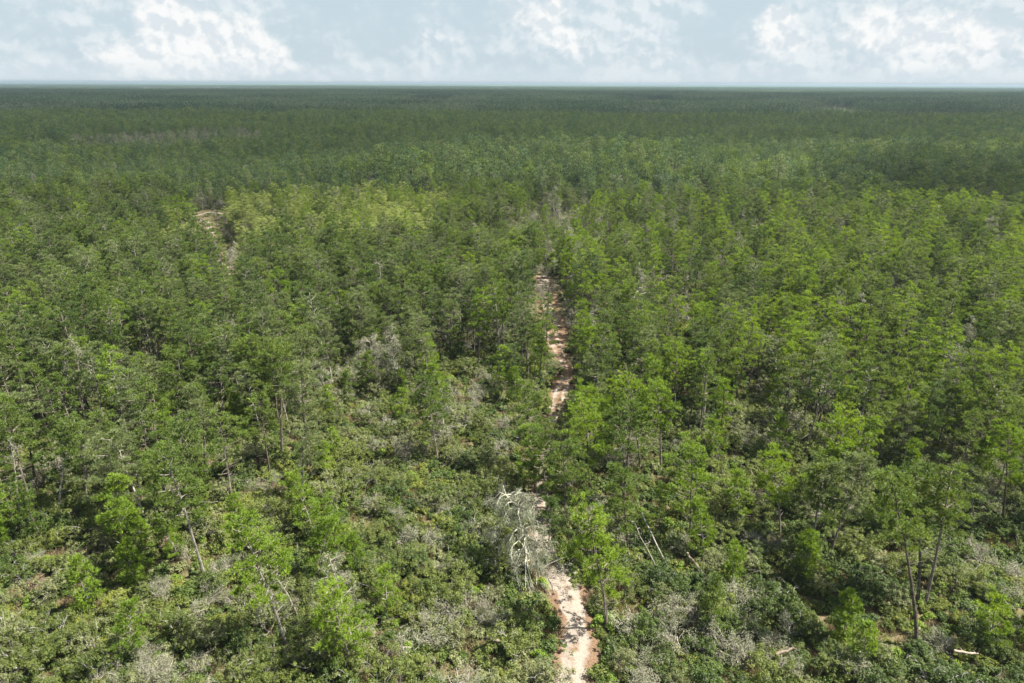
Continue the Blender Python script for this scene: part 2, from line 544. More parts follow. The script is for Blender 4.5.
def make_dead_tree(h, wd, lean=(0, 0), seed=0, base_frac=0.4, n=16, droop=0.10, lichen=1.0, depth=2, fat=1.0):
    global rng
    rng = np.random.default_rng(seed)
    tr, br, fo = Geo(), Geo(), Geo()
    tl = trunk_line(h, lean, 0.35)
    r0 = 0.012 * h + 0.03
    tube(tr, tl, np.linspace(r0, r0 * 0.22, len(tl)), 6)
    tips = []
    for i in range(n):
        s = base_frac + (1 - base_frac) * (i + rng.random()) / n
        q = (s - base_frac) / (1 - base_frac)
        p = interp(tl, s)
        a = i * 2.4 + rng.normal() * 0.4
        L = wd / 2 * (1 - 0.62 * q) * rng.uniform(0.6, 1.15)
        limbs(br, p, [math.cos(a), math.sin(a), 0.25 + 0.5 * q], L * 0.8, 0.045 * fat, depth, tips, 3, 0.7, droop, (2, 3))
    P = np.array([t[0] for t in tips])
    D = np.array([t[1] for t in tips])
    k = max(1, int(6 * lichen))
    c = np.repeat(P, k, 0) + rng.normal(size=(len(P) * k, 3)) * 0.16
    d = unit(np.repeat(D, k, 0) * 0.6 + rng.normal(size=c.shape) * 0.6 + [0, 0, -0.5])
    blades(fo, c, d, rng.uniform(0.14, 0.34, len(c)), rng.uniform(0.014, 0.03, len(c)), rng.uniform(0, 1, len(c)))
    return tr, br, fo


def lod_pine(h, crown_w, base_frac, n, size, seed, taper=True):
    """a pine seen from some hundred metres: stem and clumps of needle-spray faces"""
    global rng
    rng = np.random.default_rng(seed)
    g = Geo()
    lean = rng.normal(size=2) * 0.4
    if taper:
        tube(g, [(0, 0, 0), (lean[0] * .5, lean[1] * .5, h * .5), (lean[0], lean[1], h * 0.97)], [0.16, 0.12, 0.04], 3, mat=1)
    npad = max(5, n // 14)
    q = (np.arange(npad) + rng.random(npad)) / npad
    prof = crown_w / 2 * np.clip(1.25 - 0.85 * q ** 1.6, 0.3, 1) * (0.6 + 0.4 * np.minimum(1, q / 0.25))
    a = rng.uniform(0, 6.28, npad)
    rr = prof * rng.uniform(0.25, 0.95, npad)
    pad = np.stack([lean[0] + rr * np.cos(a), lean[1] + rr * np.sin(a), h * (base_frac + (1 - base_frac) * q)], 1)
    per = max(3, n // npad)
    o = rng.normal(size=(npad * per, 3)) * [0.42, 0.42, 0.22] * (crown_w / 5)
    c = np.repeat(pad, per, 0) + o
    nr = unit(o + [0, 0, 0.4] + rng.normal(size=o.shape) * 0.5)
    ti = np.clip(np.repeat(rng.uniform(0.05, 0.95, npad), per) + rng.normal(size=len(c)) * 0.15, 0, 1)
    u = unit(np.cross(nr, unit(rng.normal(size=c.shape))))
    blades(g, c - u * size * 0.5, u, rng.uniform(0.8, 1.3, len(c)) * size, rng.uniform(0.22, 0.4, len(c)) * size, ti, 0)
    return g


# ------------------------------------------------------------------ scene object helpers
COL = scene.collection


def tag(o, label=None, cat=None, group=None, kind=None):
    if label: o['label'] = label
    if cat: o['category'] = cat
    if group: o['group'] = group
    if kind: o['kind'] = kind
    return o


def add_obj(name, me, parent=None):
    o = bpy.data.objects.new(name, me)
    COL.objects.link(o)
    if parent is not None:
        o.parent = parent
    return o


def empty(name, loc, rz=0.0, sc=1.0):
    o = bpy.data.objects.new(name, None)
    COL.objects.link(o)
    o.location = loc
    o.rotation_euler = (0, 0, rz)
    o.scale = (sc, sc, sc)
    o.empty_display_size = 0.5
    return o


# ------------------------------------------------------------------ ground
def axis(near, step, far):
    a = list(np.arange(0, near, step))
    while a[-1] < far:
        a.append(a[-1] + max(step, (a[-1]) * 0.10))
    a = np.array(a)
    return np.concatenate([-a[:0:-1], a])


gm, t = new_mat('forest_floor')
pos = t.n('ShaderNodeNewGeometry').outputs['Position']
n1 = t.noise(pos, 0.55, 6, 0.65)
n2 = t.noise(pos, 0.07, 4, 0.6)
n3 = t.noise(pos, 4.0, 5, 0.7)
c = t.ramp(n1, [(0.30, (0.035, 0.042, 0.016)), (0.46, (0.075, 0.080, 0.030)), (0.58, (0.15, 0.115, 0.065)), (0.72, (0.26, 0.20, 0.14))])
c2 = t.ramp(n3, [(0.3, (0.05, 0.055, 0.022)), (0.7, (0.20, 0.16, 0.10))])
c = t.mix(0.4, c, c2)
c = t.mix(t.n('ShaderNodeMapRange', {0: n2, 1: 0.45, 2: 0.6}).outputs[0], c, t.mix(0.5, c, (0.07, 0.085, 0.03)))
# far off the floor is open grassland between the stands
dist = t.n('ShaderNodeVectorMath', {0: pos}, operation='LENGTH').outputs['Value']
farf = t.n('ShaderNodeMapRange', {0: dist, 1: 330, 2: 480}).outputs[0]
nf = t.noise(pos, 0.02, 5, 0.6)
c = t.mix(farf, c, t.ramp(nf, [(0.3, (0.07, 0.09, 0.045)), (0.7, (0.17, 0.18, 0.11))]))
bp = t.n('ShaderNodeBump', {'Strength': 0.6, 'Distance': 0.25, 'Height': n3})
bs = t.n('ShaderNodeBsdfDiffuse', {'Color': c, 'Normal': bp.outputs[0]})
t.n('ShaderNodeOutputMaterial', {'Surface': bs.outputs[0]})
ax = axis(200, 20, 34000)
gx, gy = np.meshgrid(ax, ax)
nA = len(ax)
gr = Geo()
idx = np.arange(nA * nA).reshape(nA, nA)
f1 = np.stack([idx[:-1, :-1], idx[:-1, 1:], idx[1:, 1:]], -1).reshape(-1, 3)
f2 = np.stack([idx[:-1, :-1], idx[1:, 1:], idx[1:, :-1]], -1).reshape(-1, 3)
gr.add(np.stack([gx.ravel(), gy.ravel(), np.zeros(nA * nA)], 1), np.vstack([f1, f2]))
ground = add_obj('ground', gr.mesh('ground', [gm]))
tag(ground, kind='structure')

# ------------------------------------------------------------------ sandy trail
trail_px = [(577, 760), (574, 700), (572, 678), (574, 650), (577, 620), (570, 598), (561, 578), (550, 560), (544, 540), (541, 510), (543, 480), (548, 450), (553, 420),
            (558, 400), (564, 382), (564, 366), (558, 349), (551, 330), (549, 310), (545, 290), (543, 276)]
tp = np.array([gp(x, y)[:2] for x, y in trail_px])


def smooth_path(p, sub=6):
    out = []
    n = len(p)
    for i in range(n - 1):
        p0, p1, p2, p3 = p[max(0, i - 1)], p[i], p[i + 1], p[min(n - 1, i + 2)]
        for k in range(sub):
            u = k / sub
            out.append(0.5 * ((2 * p1) + (-p0 + p2) * u + (2 * p0 - 5 * p1 + 4 * p2 - p3) * u ** 2 + (-p0 + 3 * p1 - 3 * p2 + p3) * u ** 3))
    out.append(p[-1])
    return np.array(out)


TRAIL = smooth_path(tp)
far_px = [(236, 300), (232, 275), (222, 262), (216, 250), (213, 240), (210, 228), (205, 221), (194, 217), (188, 214)]
TRAIL2 = smooth_path(np.array([gp(x, y)[:2] for x, y in far_px]))
far_px2 = [(222, 214), (212, 212), (203, 214), (190, 217), (182, 220)]
TRAIL3 = smooth_path(np.array([gp(x, y)[:2] for x, y in far_px2]))


def path_dist(P, path):
    P = np.atleast_2d(P)[:, :2]
    best = np.full(len(P), 1e9)
    for a, b in zip(path[:-1], path[1:]):
        ab = b - a
        u = np.clip(((P - a) @ ab) / (ab @ ab), 0, 1)
        best = np.minimum(best, np.linalg.norm(P - a - u[:, None] * ab, axis=1))
    return best


tm, t = new_mat('sand_and_needle_litter')
uv = t.n('ShaderNodeAttribute', attribute_name='tint').outputs['Fac']      # 0 centre .. 1 edge
pos = t.n('ShaderNodeNewGeometry').outputs['Position']
na = t.noise(pos, 0.8, 5, 0.65)
nb_ = t.noise(pos, 6.0, 5, 0.7)
nc = t.noise(pos, 0.25, 3, 0.6)
sand = t.ramp(nb_, [(0.25, (0.150, 0.122, 0.096)), (0.75, (0.315, 0.272, 0.228))])
litter = t.ramp(nb_, [(0.3, (0.080, 0.050, 0.031)), (0.7, (0.205, 0.138, 0.090))])
e = t.math('ADD', uv, t.math('MULTIPLY', t.math('SUBTRACT', na, 0.5), 1.1))
e = t.math('ADD', e, t.math('MULTIPLY', t.math('SUBTRACT', nc, 0.5), 0.9))
e = t.math('ADD', e, t.n('ShaderNodeMapRange', {0: t.math('PINGPONG', t.math('MINIMUM', t.n('ShaderNodeSeparateXYZ', {0: pos}).outputs[1], 240.0), 120.0), 1: 66.0, 2: 105.0, 3: 0.0, 4: 0.26}).outputs[0])
c = t.mix(t.n('ShaderNodeMapRange', {0: e, 1: 0.20, 2: 0.44}).outputs[0], sand, litter)
bp = t.n('ShaderNodeBump', {'Strength': 0.5, 'Distance': 0.06, 'Height': nb_})
bs = t.n('ShaderNodeBsdfDiffuse', {'Color': c, 'Normal': bp.outputs[0]})
t.n('ShaderNodeOutputMaterial', {'Surface': bs.outputs[0]})


def build_trail(name, path, half, z0=0.005):
    r = np.random.default_rng(3)
    d = unit(np.gradient(path, axis=0))
    nrm = np.stack([-d[:, 1], d[:, 0]], 1)
    cols = np.linspace(-1, 1, 13)
    prof = {0: 0.07, 1: .05, 2: 0.0, 3: 0.0, 4: 0.03, 5: 0.02, 6: 0.0}
    wob = 1 + 0.18 * np.interp(np.arange(len(path)), np.arange(0, len(path) + 4, 4), r.normal(size=len(range(0, len(path) + 4, 4))))
    V, T_ = [], []
    for i, p in enumerate(path):
        for k, cc in enumerate(cols):
            nw = np.interp(p[1], [66, 73, 90, 94, 99, 103, 112, 118], [1.0, 0.5, 0.5, 1.0, 1.0, 0.6, 0.6, 1.15]) if half == 2.25 else 1.0
            V.append([*(p + nrm[i] * cc * half * wob[i] * nw), z0 + prof[abs(k - 6)]])
            T_.append(abs(abs(cc) - 0.33) / 0.67 if abs(cc) > .33 else abs(abs(cc) - 0.33) * 0.9)
    n, m = len(path), len(cols)
    ii = np.arange(n * m).reshape(n, m)
    f = np.vstack([np.stack([ii[:-1, :-1], ii[:-1, 1:], ii[1:, 1:]], -1).reshape(-1, 3), np.stack([ii[:-1, :-1], ii[1:, 1:], ii[1:, :-1]], -1).reshape(-1, 3)])
    g = Geo()
    g.add(V, f[:, ::-1], np.array(T_))
    o = add_obj(name, g.mesh(name, [tm]))
    tag(o, kind='structure')


build_trail('sandy_trail', TRAIL, 2.25)
build_trail('sandy_trail', TRAIL2, 1.5)
build_trail('sandy_trail', TRAIL3, 1.4, 0.010)

# ------------------------------------------------------------------ where things grow
def wedge(n_per_m2, d0, d1, half=39.5, seed=1):
    """jittered grid points in the ground wedge the camera looks at (with a margin on both sides)"""
    r = np.random.default_rng(seed)
    s = 1 / math.sqrt(n_per_m2)
    xs = np.arange(-d1 * math.tan(R(half)) - 10, d1 * math.tan(R(half)) + 10, s)
    ys = np.arange(d0, d1, s)
    X, Y = np.meshgrid(xs, ys)
    P = np.stack([X.ravel(), Y.ravel()], 1) + r.uniform(-0.48, 0.48, (X.size, 2)) * s
    keep = np.abs(P[:, 0]) < P[:, 1] * math.tan(R(half)) + 9
    return P[keep]


def in_poly(P, poly):
    x, y = P[:, 0], P[:, 1]
    c = np.zeros(len(P), bool)
    n = len(poly)
    for i in range(n):
        x1, y1 = poly[i][:2]
        x2, y2 = poly[(i + 1) % n][:2]
        cond = ((y1 > y) != (y2 > y)) & (x < (x2 - x1) * (y - y1) / (y2 - y1 + 1e-12) + x1)
        c ^= cond
    return c


def gpoly(pts):
    return [gp(x, y)[:2] for x, y in pts]


OPEN1 = gpoly([(330, 372), (430, 362), (505, 368), (545, 400), (548, 600), (380, 610), (300, 500), (285, 400)])
OPEN2 = gpoly([(490, 240), (515, 216), (700, 214), (715, 226), (600, 234), (560, 246)])
LOWW = gpoly([(440, 268), (445, 246), (745, 246), (760, 262), (600, 275)])
SUN_PATCH = gpoly([(165, 262), (180, 215), (400, 208), (450, 225), (420, 262), (260, 275)])  # sunlit patch, its brightness put into the leaf colour
OPEN3 = gpoly([(180, 224), (190, 210), (226, 210), (236, 264), (216, 264)])
OPEN4 = gpoly([(640, 445), (760, 430), (790, 520), (700, 560), (620, 540)])
PALE1 = gpoly([(60, 152), (130, 142), (262, 140), (262, 151), (190, 156), (90, 160)])


def vnoise(P, scale, seed):
    r = np.random.default_rng(seed)
    tb = r.random((64, 64))
    q = P / scale
    i = np.floor(q).astype(int)
    f = q - i
    f = f * f * (3 - 2 * f)
    g = lambda a, b: tb[(i[:, 0] + a) % 64, (i[:, 1] + b) % 64]
    return (g(0, 0) * (1 - f[:, 0]) + g(1, 0) * f[:, 0]) * (1 - f[:, 1]) + (g(0, 1) * (1 - f[:, 0]) + g(1, 1) * f[:, 0]) * f[:, 1]


def pine_keep(P):
    D = P[:, 1]
    p = np.interp(D, [44, 56, 64, 76, 90, 105], [0.10, 0.14, 0.30, 0.60, 0.86, 0.92])
    p = np.where(P[:, 0] < -10, np.maximum(p, np.interp(D, [54, 62, 72, 84], [0.10, 0.40, 0.68, 0.86])), p)
    p *= np.interp(vnoise(P, 11, 5), [0.12, 0.42, 0.8], [0.15, 0.95, 1.15])
    p[in_poly(P, OPEN1)] *= 0.22
    p[in_poly(P, OPEN2)] *= 0.22
    p[in_poly(P, OPEN3)] *= 0.02
    p[in_poly(P, OPEN4)] *= 0.45
    p[path_dist(P, TRAIL) < np.interp(P[:, 1], [60, 71, 73, 90, 92, 115, 120, 152, 160, 190], [2.0, 1.6, 0.6, 0.6, 2.9, 3.2, 4.6, 4.6, 2.6, 0.5])] = 0
    p[path_dist(P, TRAIL2) < 2] = 0
    p[path_dist(P, TRAIL3) < 4] = 0
    return p


# ------------------------------------------------------------------ tree and shrub forms
pine_specs = [  # h, crown width, clear-stem fraction, limbs, colour
    (12.8, 4.0, 0.50, 22, 'mid'), (11.6, 4.6, 0.44, 24, 'bright'), (13.8, 3.8, 0.56, 18, 'mid'), (10.4, 4.3, 0.36, 24, 'blue'),
    (12.2, 5.2, 0.50, 26, 'blue'), (9.0, 3.4, 0.26, 26, 'bright'), (13.2, 4.5, 0.52, 22, 'dark'), (11.0, 3.2, 0.36, 22, 'mid'),
    (7.2, 3.0, 0.16, 26, 'bright'), (12.2, 3.4, 0.48, 14, 'blue'), (11.4, 5.0, 0.48, 22, 'mid'), (10.0, 3.8, 0.38, 22, 'dark'),
    (5.4, 2.3, 0.12, 20, 'bright'), (6.4, 2.2, 0.15, 20, 'mid'), (13.0, 3.0, 0.60, 13, 'mid'), (9.6, 2.6, 0.30, 20, 'bright'),
    (12.4, 4.2, 0.46, 20, 'bright'), (10.8, 3.6, 0.40, 16, 'blue'),
    (11.8, 6.0, 0.44, 28, 'mid'), (10.6, 6.2, 0.40, 26, 'blue'),
    (9.6, 4.8, 0.34, 26, 'pale'), (10.8, 4.4, 0.40, 24, 'pale'),  # forms with the sunlight painted into their leaves
]
YOUNG = [8, 12, 13]
lean_rng = random.Random(11)
PINES = []
for i, (h, cw, bf, nl, colr) in enumerate(pine_specs):
    ln = (lean_rng.gauss(0, .75), lean_rng.gauss(0, .75))
    tr, cr = make_pine(h, cw, bf, ln, nl, seed=100 + i)
    PINES.append(dict(h=h, w=cw, bf=bf, col=colr, trg=tr, crg=cr, bark=BARK if i % 4 else BARK_MID, lean=ln,
                      tr=tr.mesh('pine_trunk', [BARK if i % 4 else BARK_MID]), cr=cr.mesh('pine_crown', [G[colr]])))
shrub_specs = [(3.2, 2.3, 'oak'), (2.6, 1.9, 'oakdark'), (3.8, 2.8, 'oak'), (2.9, 2.0, 'oakgrey'), (2.2, 1.5, 'oakyel'), (3.4, 2.4, 'oakdark'),
               (2.4, 1.7, 'oak'), (3.6, 2.5, 'oakgrey'), (2.0, 1.3, 'oakdark'), (4.2, 3.1, 'oak'), (2.0, 1.4, 'rust'), (2.8, 1.9, 'oakyel'), (1.7, 3.0, 'oak'), (2.1, 3.4, 'oakgrey'), (1.5, 2.4, 'oakdark')]
SHRUBS = []
for i, (wd, ht, colr) in enumerate(shrub_specs):
    st, fo = make_shrub(wd, ht, int(22 + wd * 8), seed=300 + i, open_=0.4 if colr in ('oakgrey', 'rust') else 0.12)
    SHRUBS.append(dict(h=ht, w=wd, col=colr, stg=st, fog=fo, st=st.mesh('shrub_stems', [TWIG]), fo=fo.mesh('shrub_leaves', [G[colr]])))
BARES = []
for i, (wd, ht) in enumerate([(2.6, 2.4), (3.2, 3.0), (2.0, 2.0), (3.0, 2.2), (3.6, 3.4)]):
    st, fo = make_bare_shrub(wd, ht, seed=400 + i)
    BARES.append(dict(h=ht, w=wd, stg=st, fog=fo, st=st.mesh('bare_branches', [DEAD]), fo=fo.mesh('lichen_tufts', [G['lichen']])))
DEADS = []
for i, (h, wd, ln, bf, n, dr, li, dp) in enumerate([(9.5, 4.0, (.8, .2), .42, 15, .10, 1.0, 2), (8.0, 4.4, (-.5, .4), .35, 16, .08, 2.0, 2), (11.0, 3.2, (-1.2, 0), .50, 12, .05, .6, 1),
                                            (6.5, 5.0, (.3, -.3), .25, 18, .12, 2.4, 2), (9.0, 2.2, (.2, .5), .55, 9, .02, .4, 1)]):
    tr, br, fo = make_dead_tree(h, wd, ln, 500 + i, bf, n, dr, li, dp)
    DEADS.append(dict(h=h, w=wd, lean=ln, tr=tr.mesh('dead_trunk', [DEAD]), br=br.mesh('dead_limbs', [DEAD]), fo=fo.mesh('lichen_tufts', [G['lichen']]), g=(tr, br, fo)))


# ------------------------------------------------------------------ labels
used_labels = set()
SMALL = {}


LANDMARKS = [(518, 530, 'the mossy trailside tree'), (586, 560, 'the lime-green trailside pine'), (132, 485, 'the leaning dead pine'),
             (1005, 470, 'the flat-topped pine'), (825, 398, 'the bare white pole'), (920, 560, 'the three dark trunks'),
             (110, 465, 'the layered broad pine'), (549, 315, 'the upper trail opening'), (573, 640, 'the sandy lower trail'),
             (338, 605, 'the drooping grey snag'), (208, 222, 'the far sandy clearing'), (740, 255, 'the pale leafless tree'),
             (992, 238, 'the round grey tree'), (699, 576, 'the orange fallen trunk'), (500, 653, 'the short pale log'),
             (255, 580, 'the left-leaning bright pine'), (305, 420, 'the straight grey-green pine'), (845, 515, 'the right-leaning dark trunk'),
             (553, 405, 'the middle sand patch'), (490, 325, 'the silver forest-edge tree'), (430, 420, 'the lone clearing pine'),
             (14, 345, 'the big left-edge grey tree'), (12, 480, 'the left-edge dead tree'), (655, 425, 'the trunk pair'),
             (782, 664, 'the bottom-edge log'), (320, 380, 'the spreading silver tree'), (868, 376, 'the thin grey snag'),
             (660, 555, 'the propped brown trunk'), (160, 432, 'the small silvery tree'), (186, 515, 'the knobbly pale trunk'),
             (322, 530, 'the vivid young pine'), (332, 630, 'the bottom lime-green pine'), (580, 450, 'the broad trailside pine'),
             (962, 666, 'the bottom-right log'), (690, 490, 'the full scrub pine'), (202, 367, 'the dark-gap snag')]


def uniq(desc, px, py, what='crown'):
    """the look, then the nearest thing one can find, then the place in the photo"""
    _, lx, ly, lm = min((((px - a) ** 2 + (1.3 * (py - b)) ** 2), a, b, c) for a, b, c in LANDMARKS)
    ang = math.degrees(math.atan2(ly - py, px - lx)) % 360
    d = ['right of', 'above and right of', 'above', 'above and left of', 'left of', 'below and left of', 'below', 'below and right of'][int((ang + 22.5) // 45) % 8]
    words = lambda t: len(t.replace('-', ' ').split())
    if words(desc + ' ' + d + ' ' + lm) > 12:
        d = d.replace('above and right of', 'upper right of').replace('above and left of', 'upper left of').replace('below and left of', 'lower left of').replace('below and right of', 'lower right of')
    x, y = 100 * px / W, 100 * py / H
    lab = f"{desc} {d} {lm}"
    if lab in used_labels:
        lab0 = lab
        if words(lab0) > 12:
            lab0 = desc + ' near ' + lm
        lab = f"{lab0}, {x:.0f}% across, {y:.0f}% down"
        while lab in used_labels:
            x += 0.1
            lab = f"{lab0}, {x:.1f}% across, {y:.0f}% down"
    used_labels.add(lab)
    return lab


# ------------------------------------------------------------------ hero pines: base pixel, top pixel, form settings
def solve(base, top):
    b = gp(*base)
    v = ray(*top)
    # nearest point of the sight line to the upright through the base, held in the plane facing the camera
    t = b[1] / v[1]
    p = C0 + v * t
    return b, p[2], p[0] - b[0]


heroes = [  # base, top, crown width, clear stem, colour, bark, label
    ((916, 648), (892, 480), 5.0, .62, 'mid', BARK, 'tall pine with long thin curving dark trunk, leftmost of three close pines at lower right'),
    ((917, 604), (913, 470), 4.6, .60, 'mid', BARK, 'thin straight dark pine trunk, middle of three tall pines at lower right'),
    ((925, 605), (948, 466), 5.2, .56, 'mid', BARK, 'tall pine with forked dark trunk, rightmost of three close pines at lower right'),
    ((828, 562), (862, 462), 5.6, .50, 'blue', BARK, 'grey-green pine whose dark trunk leans strongly right, left of the three tall pines'),
    ((811, 552), (826, 466), 4.4, .52, 'mid', BARK, 'slim pine with dark trunk tilting right, beside the strongly leaning pine at lower right'),
    ((1001, 527), (1008, 428), 5.0, .48, 'bright', BARK, 'flat-topped bright pine with dark trunk close to the right edge of the photo'),
    ((974, 532), (968, 470), 3.4, .55, 'blue', BARK, 'thin small grey-green pine just left of the flat-topped pine near right edge'),
    ((607, 628), (586, 506), 5.4, .36, 'bright', BARK, 'full bright lime-green pine standing right beside the lower end of the sandy trail'),
    ((205, 578), (166, 452), 6.0, .52, 'mid', BARK_MID, 'pine with pale knobbly trunk leaning left, lower left of the photo'),
    ((308, 468), (300, 368), 5.4, .48, 'blue', BARK, 'tall grey-green pine with straight dark trunk over dark hollow, left of centre'),
    ((438, 464), (424, 378), 4.8, .42, 'mid', BARK, 'pine with dark slanting trunk standing alone in the brushy opening left of trail'),
    ((539, 476), (522, 384), 4.8, .45, 'mid', BARK, 'pine with slanting dark trunk at the left verge of the trail, photo centre'),
    ((590, 497), (582, 402), 5.4, .38, 'bright', BARK, 'broad bright pine right of the trail above the lime-green trailside pine'),
    ((640, 468), (628, 378), 4.6, .50, 'bright', BARK_MID, 'bright pine with pale trunk, left of a pair right of the trail'),
    ((661, 470), (655, 384), 4.8, .50, 'bright', BARK, 'bright pine with dark trunk, right of a pair right of the trail'),
    ((875, 470), (887, 408), 4.6, .42, 'mid', BARK, 'pine with dark trunk leaning right above brown hollow at right'),
    ((287, 650), (238, 522), 5.2, .40, 'bright', BARK_MID, 'bright green pine with pale trunk leaning far left above grey brush, lower left'),
    ((352, 672), (330, 588), 4.6, .15, 'bright', BARK, 'low lime-green bushy pine near the bottom edge, left of centre'),
    ((338, 556), (322, 505), 3.6, .15, 'bright', BARK, 'small vivid lime-green young pine in pale scrub left of centre'),
    ((112, 528), (110, 440), 6.6, .34, 'blue', BARK_MID, 'broad spreading grey-green pine with layered limbs, lower left'),
    ((60, 520), (70, 425), 5.2, .48, 'mid', BARK_MID, 'slim pine with pale trunk just left of the broad layered pine'),
    ((780, 535), (770, 452), 4.4, .45, 'bright', BARK, 'bright pine with thin straight trunk right of the open scrub, lower right'),
    ((690, 540), (690, 440), 5.2, .30, 'bright', BARK, 'full bright green pine in the scrub between trail and leaning pines'),
    ((628, 560), (620, 470), 4.6, .35, 'mid', BARK, 'mid green pine behind and right of the lime-green trailside pine'),
    ((548, 508), (540, 432), 4.8, .24, 'mid', BARK, 'slim pine standing over the hidden middle stretch of the trail'),
    ((535, 492), (532, 428), 4.6, .20, 'bright', BARK, 'short bushy pine leaning over the left verge of the hidden trail'),
    ((549, 548), (551, 500), 3.2, .10, 'dark', BARK, 'small dark green pine between the mossy tree and the sandy trail'),
    ((565, 520), (562, 446), 5.0, .26, 'mid', BARK, 'mid green pine crowding the right verge just above the mossy trailside tree'),
    ((1012, 470), (990, 375), 5.2, .46, 'mid', BARK, 'tall mid green pine at the right edge above the flat-topped pine'),
]
pines_all = []         # (x, y, height, hero index or None)
SMALL_N = 0
hero_pts = []
for k, (b, tpx, cw, bf, colr, bark, lab) in enumerate(heroes):
    p, hgt, lx = solve(b, tpx)
    hero_pts.append(p[:2])
    tr, cr = make_pine(hgt, cw, bf, (lx, rng.normal() * 0.25), 32 if cw > 4 else 22, seed=700 + k)
    root = empty('pine_tree', (p[0], p[1], 0))
    tag(root, lab, 'pine tree', 'pines of the near forest')
    used_labels.add(lab)
    add_obj('trunk', tr.mesh('pine_trunk', [bark]), root)
    add_obj('crown', cr.mesh('pine_crown', [G[colr]]), root)
hero_pts = np.array(hero_pts)
MOSS_AT = gp(531, 576)[:2]
MOSS_FRONT = gp(522, 605)[:2]


def clear_of(P, Q, r):
    k = np.ones(len(P), bool)
    for q in Q:
        k &= np.linalg.norm(P - q, axis=1) > r
    return k


# ------------------------------------------------------------------ all other pines
P = wedge(1 / 9.5, 44, 420, seed=2)
r2 = np.random.default_rng(21)
P = P[r2.random(len(P)) < pine_keep(P)]
P = P[clear_of(P, hero_pts, 2.8)]
P = P[clear_of(P, [MOSS_AT], 4.5) & clear_of(P, [MOSS_FRONT], 3.5)]
pt = project(np.column_stack([P, np.full(len(P), 10.5)]))
P = P[~((np.abs(pt[:, 0] - 556) < 15) & (pt[:, 1] < 412) & (P[:, 1] < 97) & (P[:, 1] > 74))]
form = r2.integers(0, 20, len(P))
# brighter young growth right of the trail, greyer older pines to the left
bright_ids = [i for i, s in enumerate(pine_specs) if s[4] == 'bright']
dark_ids = [i for i, s in enumerate(pine_specs) if s[4] in ('dark', 'mid', 'blue')]
young = (P[:, 1] < 62) | ((r2.random(len(P)) < 0.55) & in_poly(P, OPEN1)) | (r2.random(len(P)) < 0.07)
rightish = (P[:, 0] > P[:, 1] * 0.04) & (P[:, 1] < 230)
sw = rightish & (r2.random(len(P)) < 0.38)
form[sw] = r2.choice(bright_ids, sw.sum())
sw = (~rightish) & (r2.random(len(P)) < 0.5) & (P[:, 1] < 230)
form[sw] = r2.choice([0, 4, 10, 6, 3, 4, 10, 18, 19], sw.sum())
form[young] = r2.choice(YOUNG, young.sum())
scl = r2.uniform(0.72, 1.15, len(P))
scl[(P[:, 1] > 262) & (P[:, 0] > -60)] *= 1.2
scl[in_poly(P, LOWW)] *= 0.66
ib = in_poly(P, SUN_PATCH) & (r2.random(len(P)) < 0.85)
ib |= in_poly(P - [0, 14], SUN_PATCH) & (r2.random(len(P)) < 0.3)
form[ib] = r2.choice([20, 21, 20, 21, 16], ib.sum())  # sunlight painted by giving these pines lighter leaves
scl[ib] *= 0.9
rot = r2.uniform(0, 6.28, len(P))
hs = np.array([PINES[f]['h'] for f in form]) * scl
ws = np.array([PINES[f]['w'] for f in form]) * scl
top = np.column_stack([P, hs * 0.78])
pr = project(top)
infr = (pr[:, 0] > 4) & (pr[:, 0] < W - 4) & (pr[:, 1] < H - 6)
size = np.where(infr, hs * ws / pr[:, 2] ** 2, 0)
order = np.argsort(-size)
N_IND = 300 - len(heroes)
ind = order[:N_IND]
rest = np.setdiff1d(np.arange(len(P)), ind)
colour_word = {'mid': 'mid green', 'bright': 'bright green', 'blue': 'grey-green', 'dark': 'dark green', 'pale': 'pale yellow-green'}
hw = lambda h: 'tall' if h > 12 else ('short' if h < 8.5 else 'medium')
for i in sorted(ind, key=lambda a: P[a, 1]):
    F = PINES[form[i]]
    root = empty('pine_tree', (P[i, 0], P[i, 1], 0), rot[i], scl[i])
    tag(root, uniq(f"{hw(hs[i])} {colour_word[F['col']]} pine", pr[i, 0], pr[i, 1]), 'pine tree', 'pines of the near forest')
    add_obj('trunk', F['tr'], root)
    add_obj('crown', F['cr'], root)


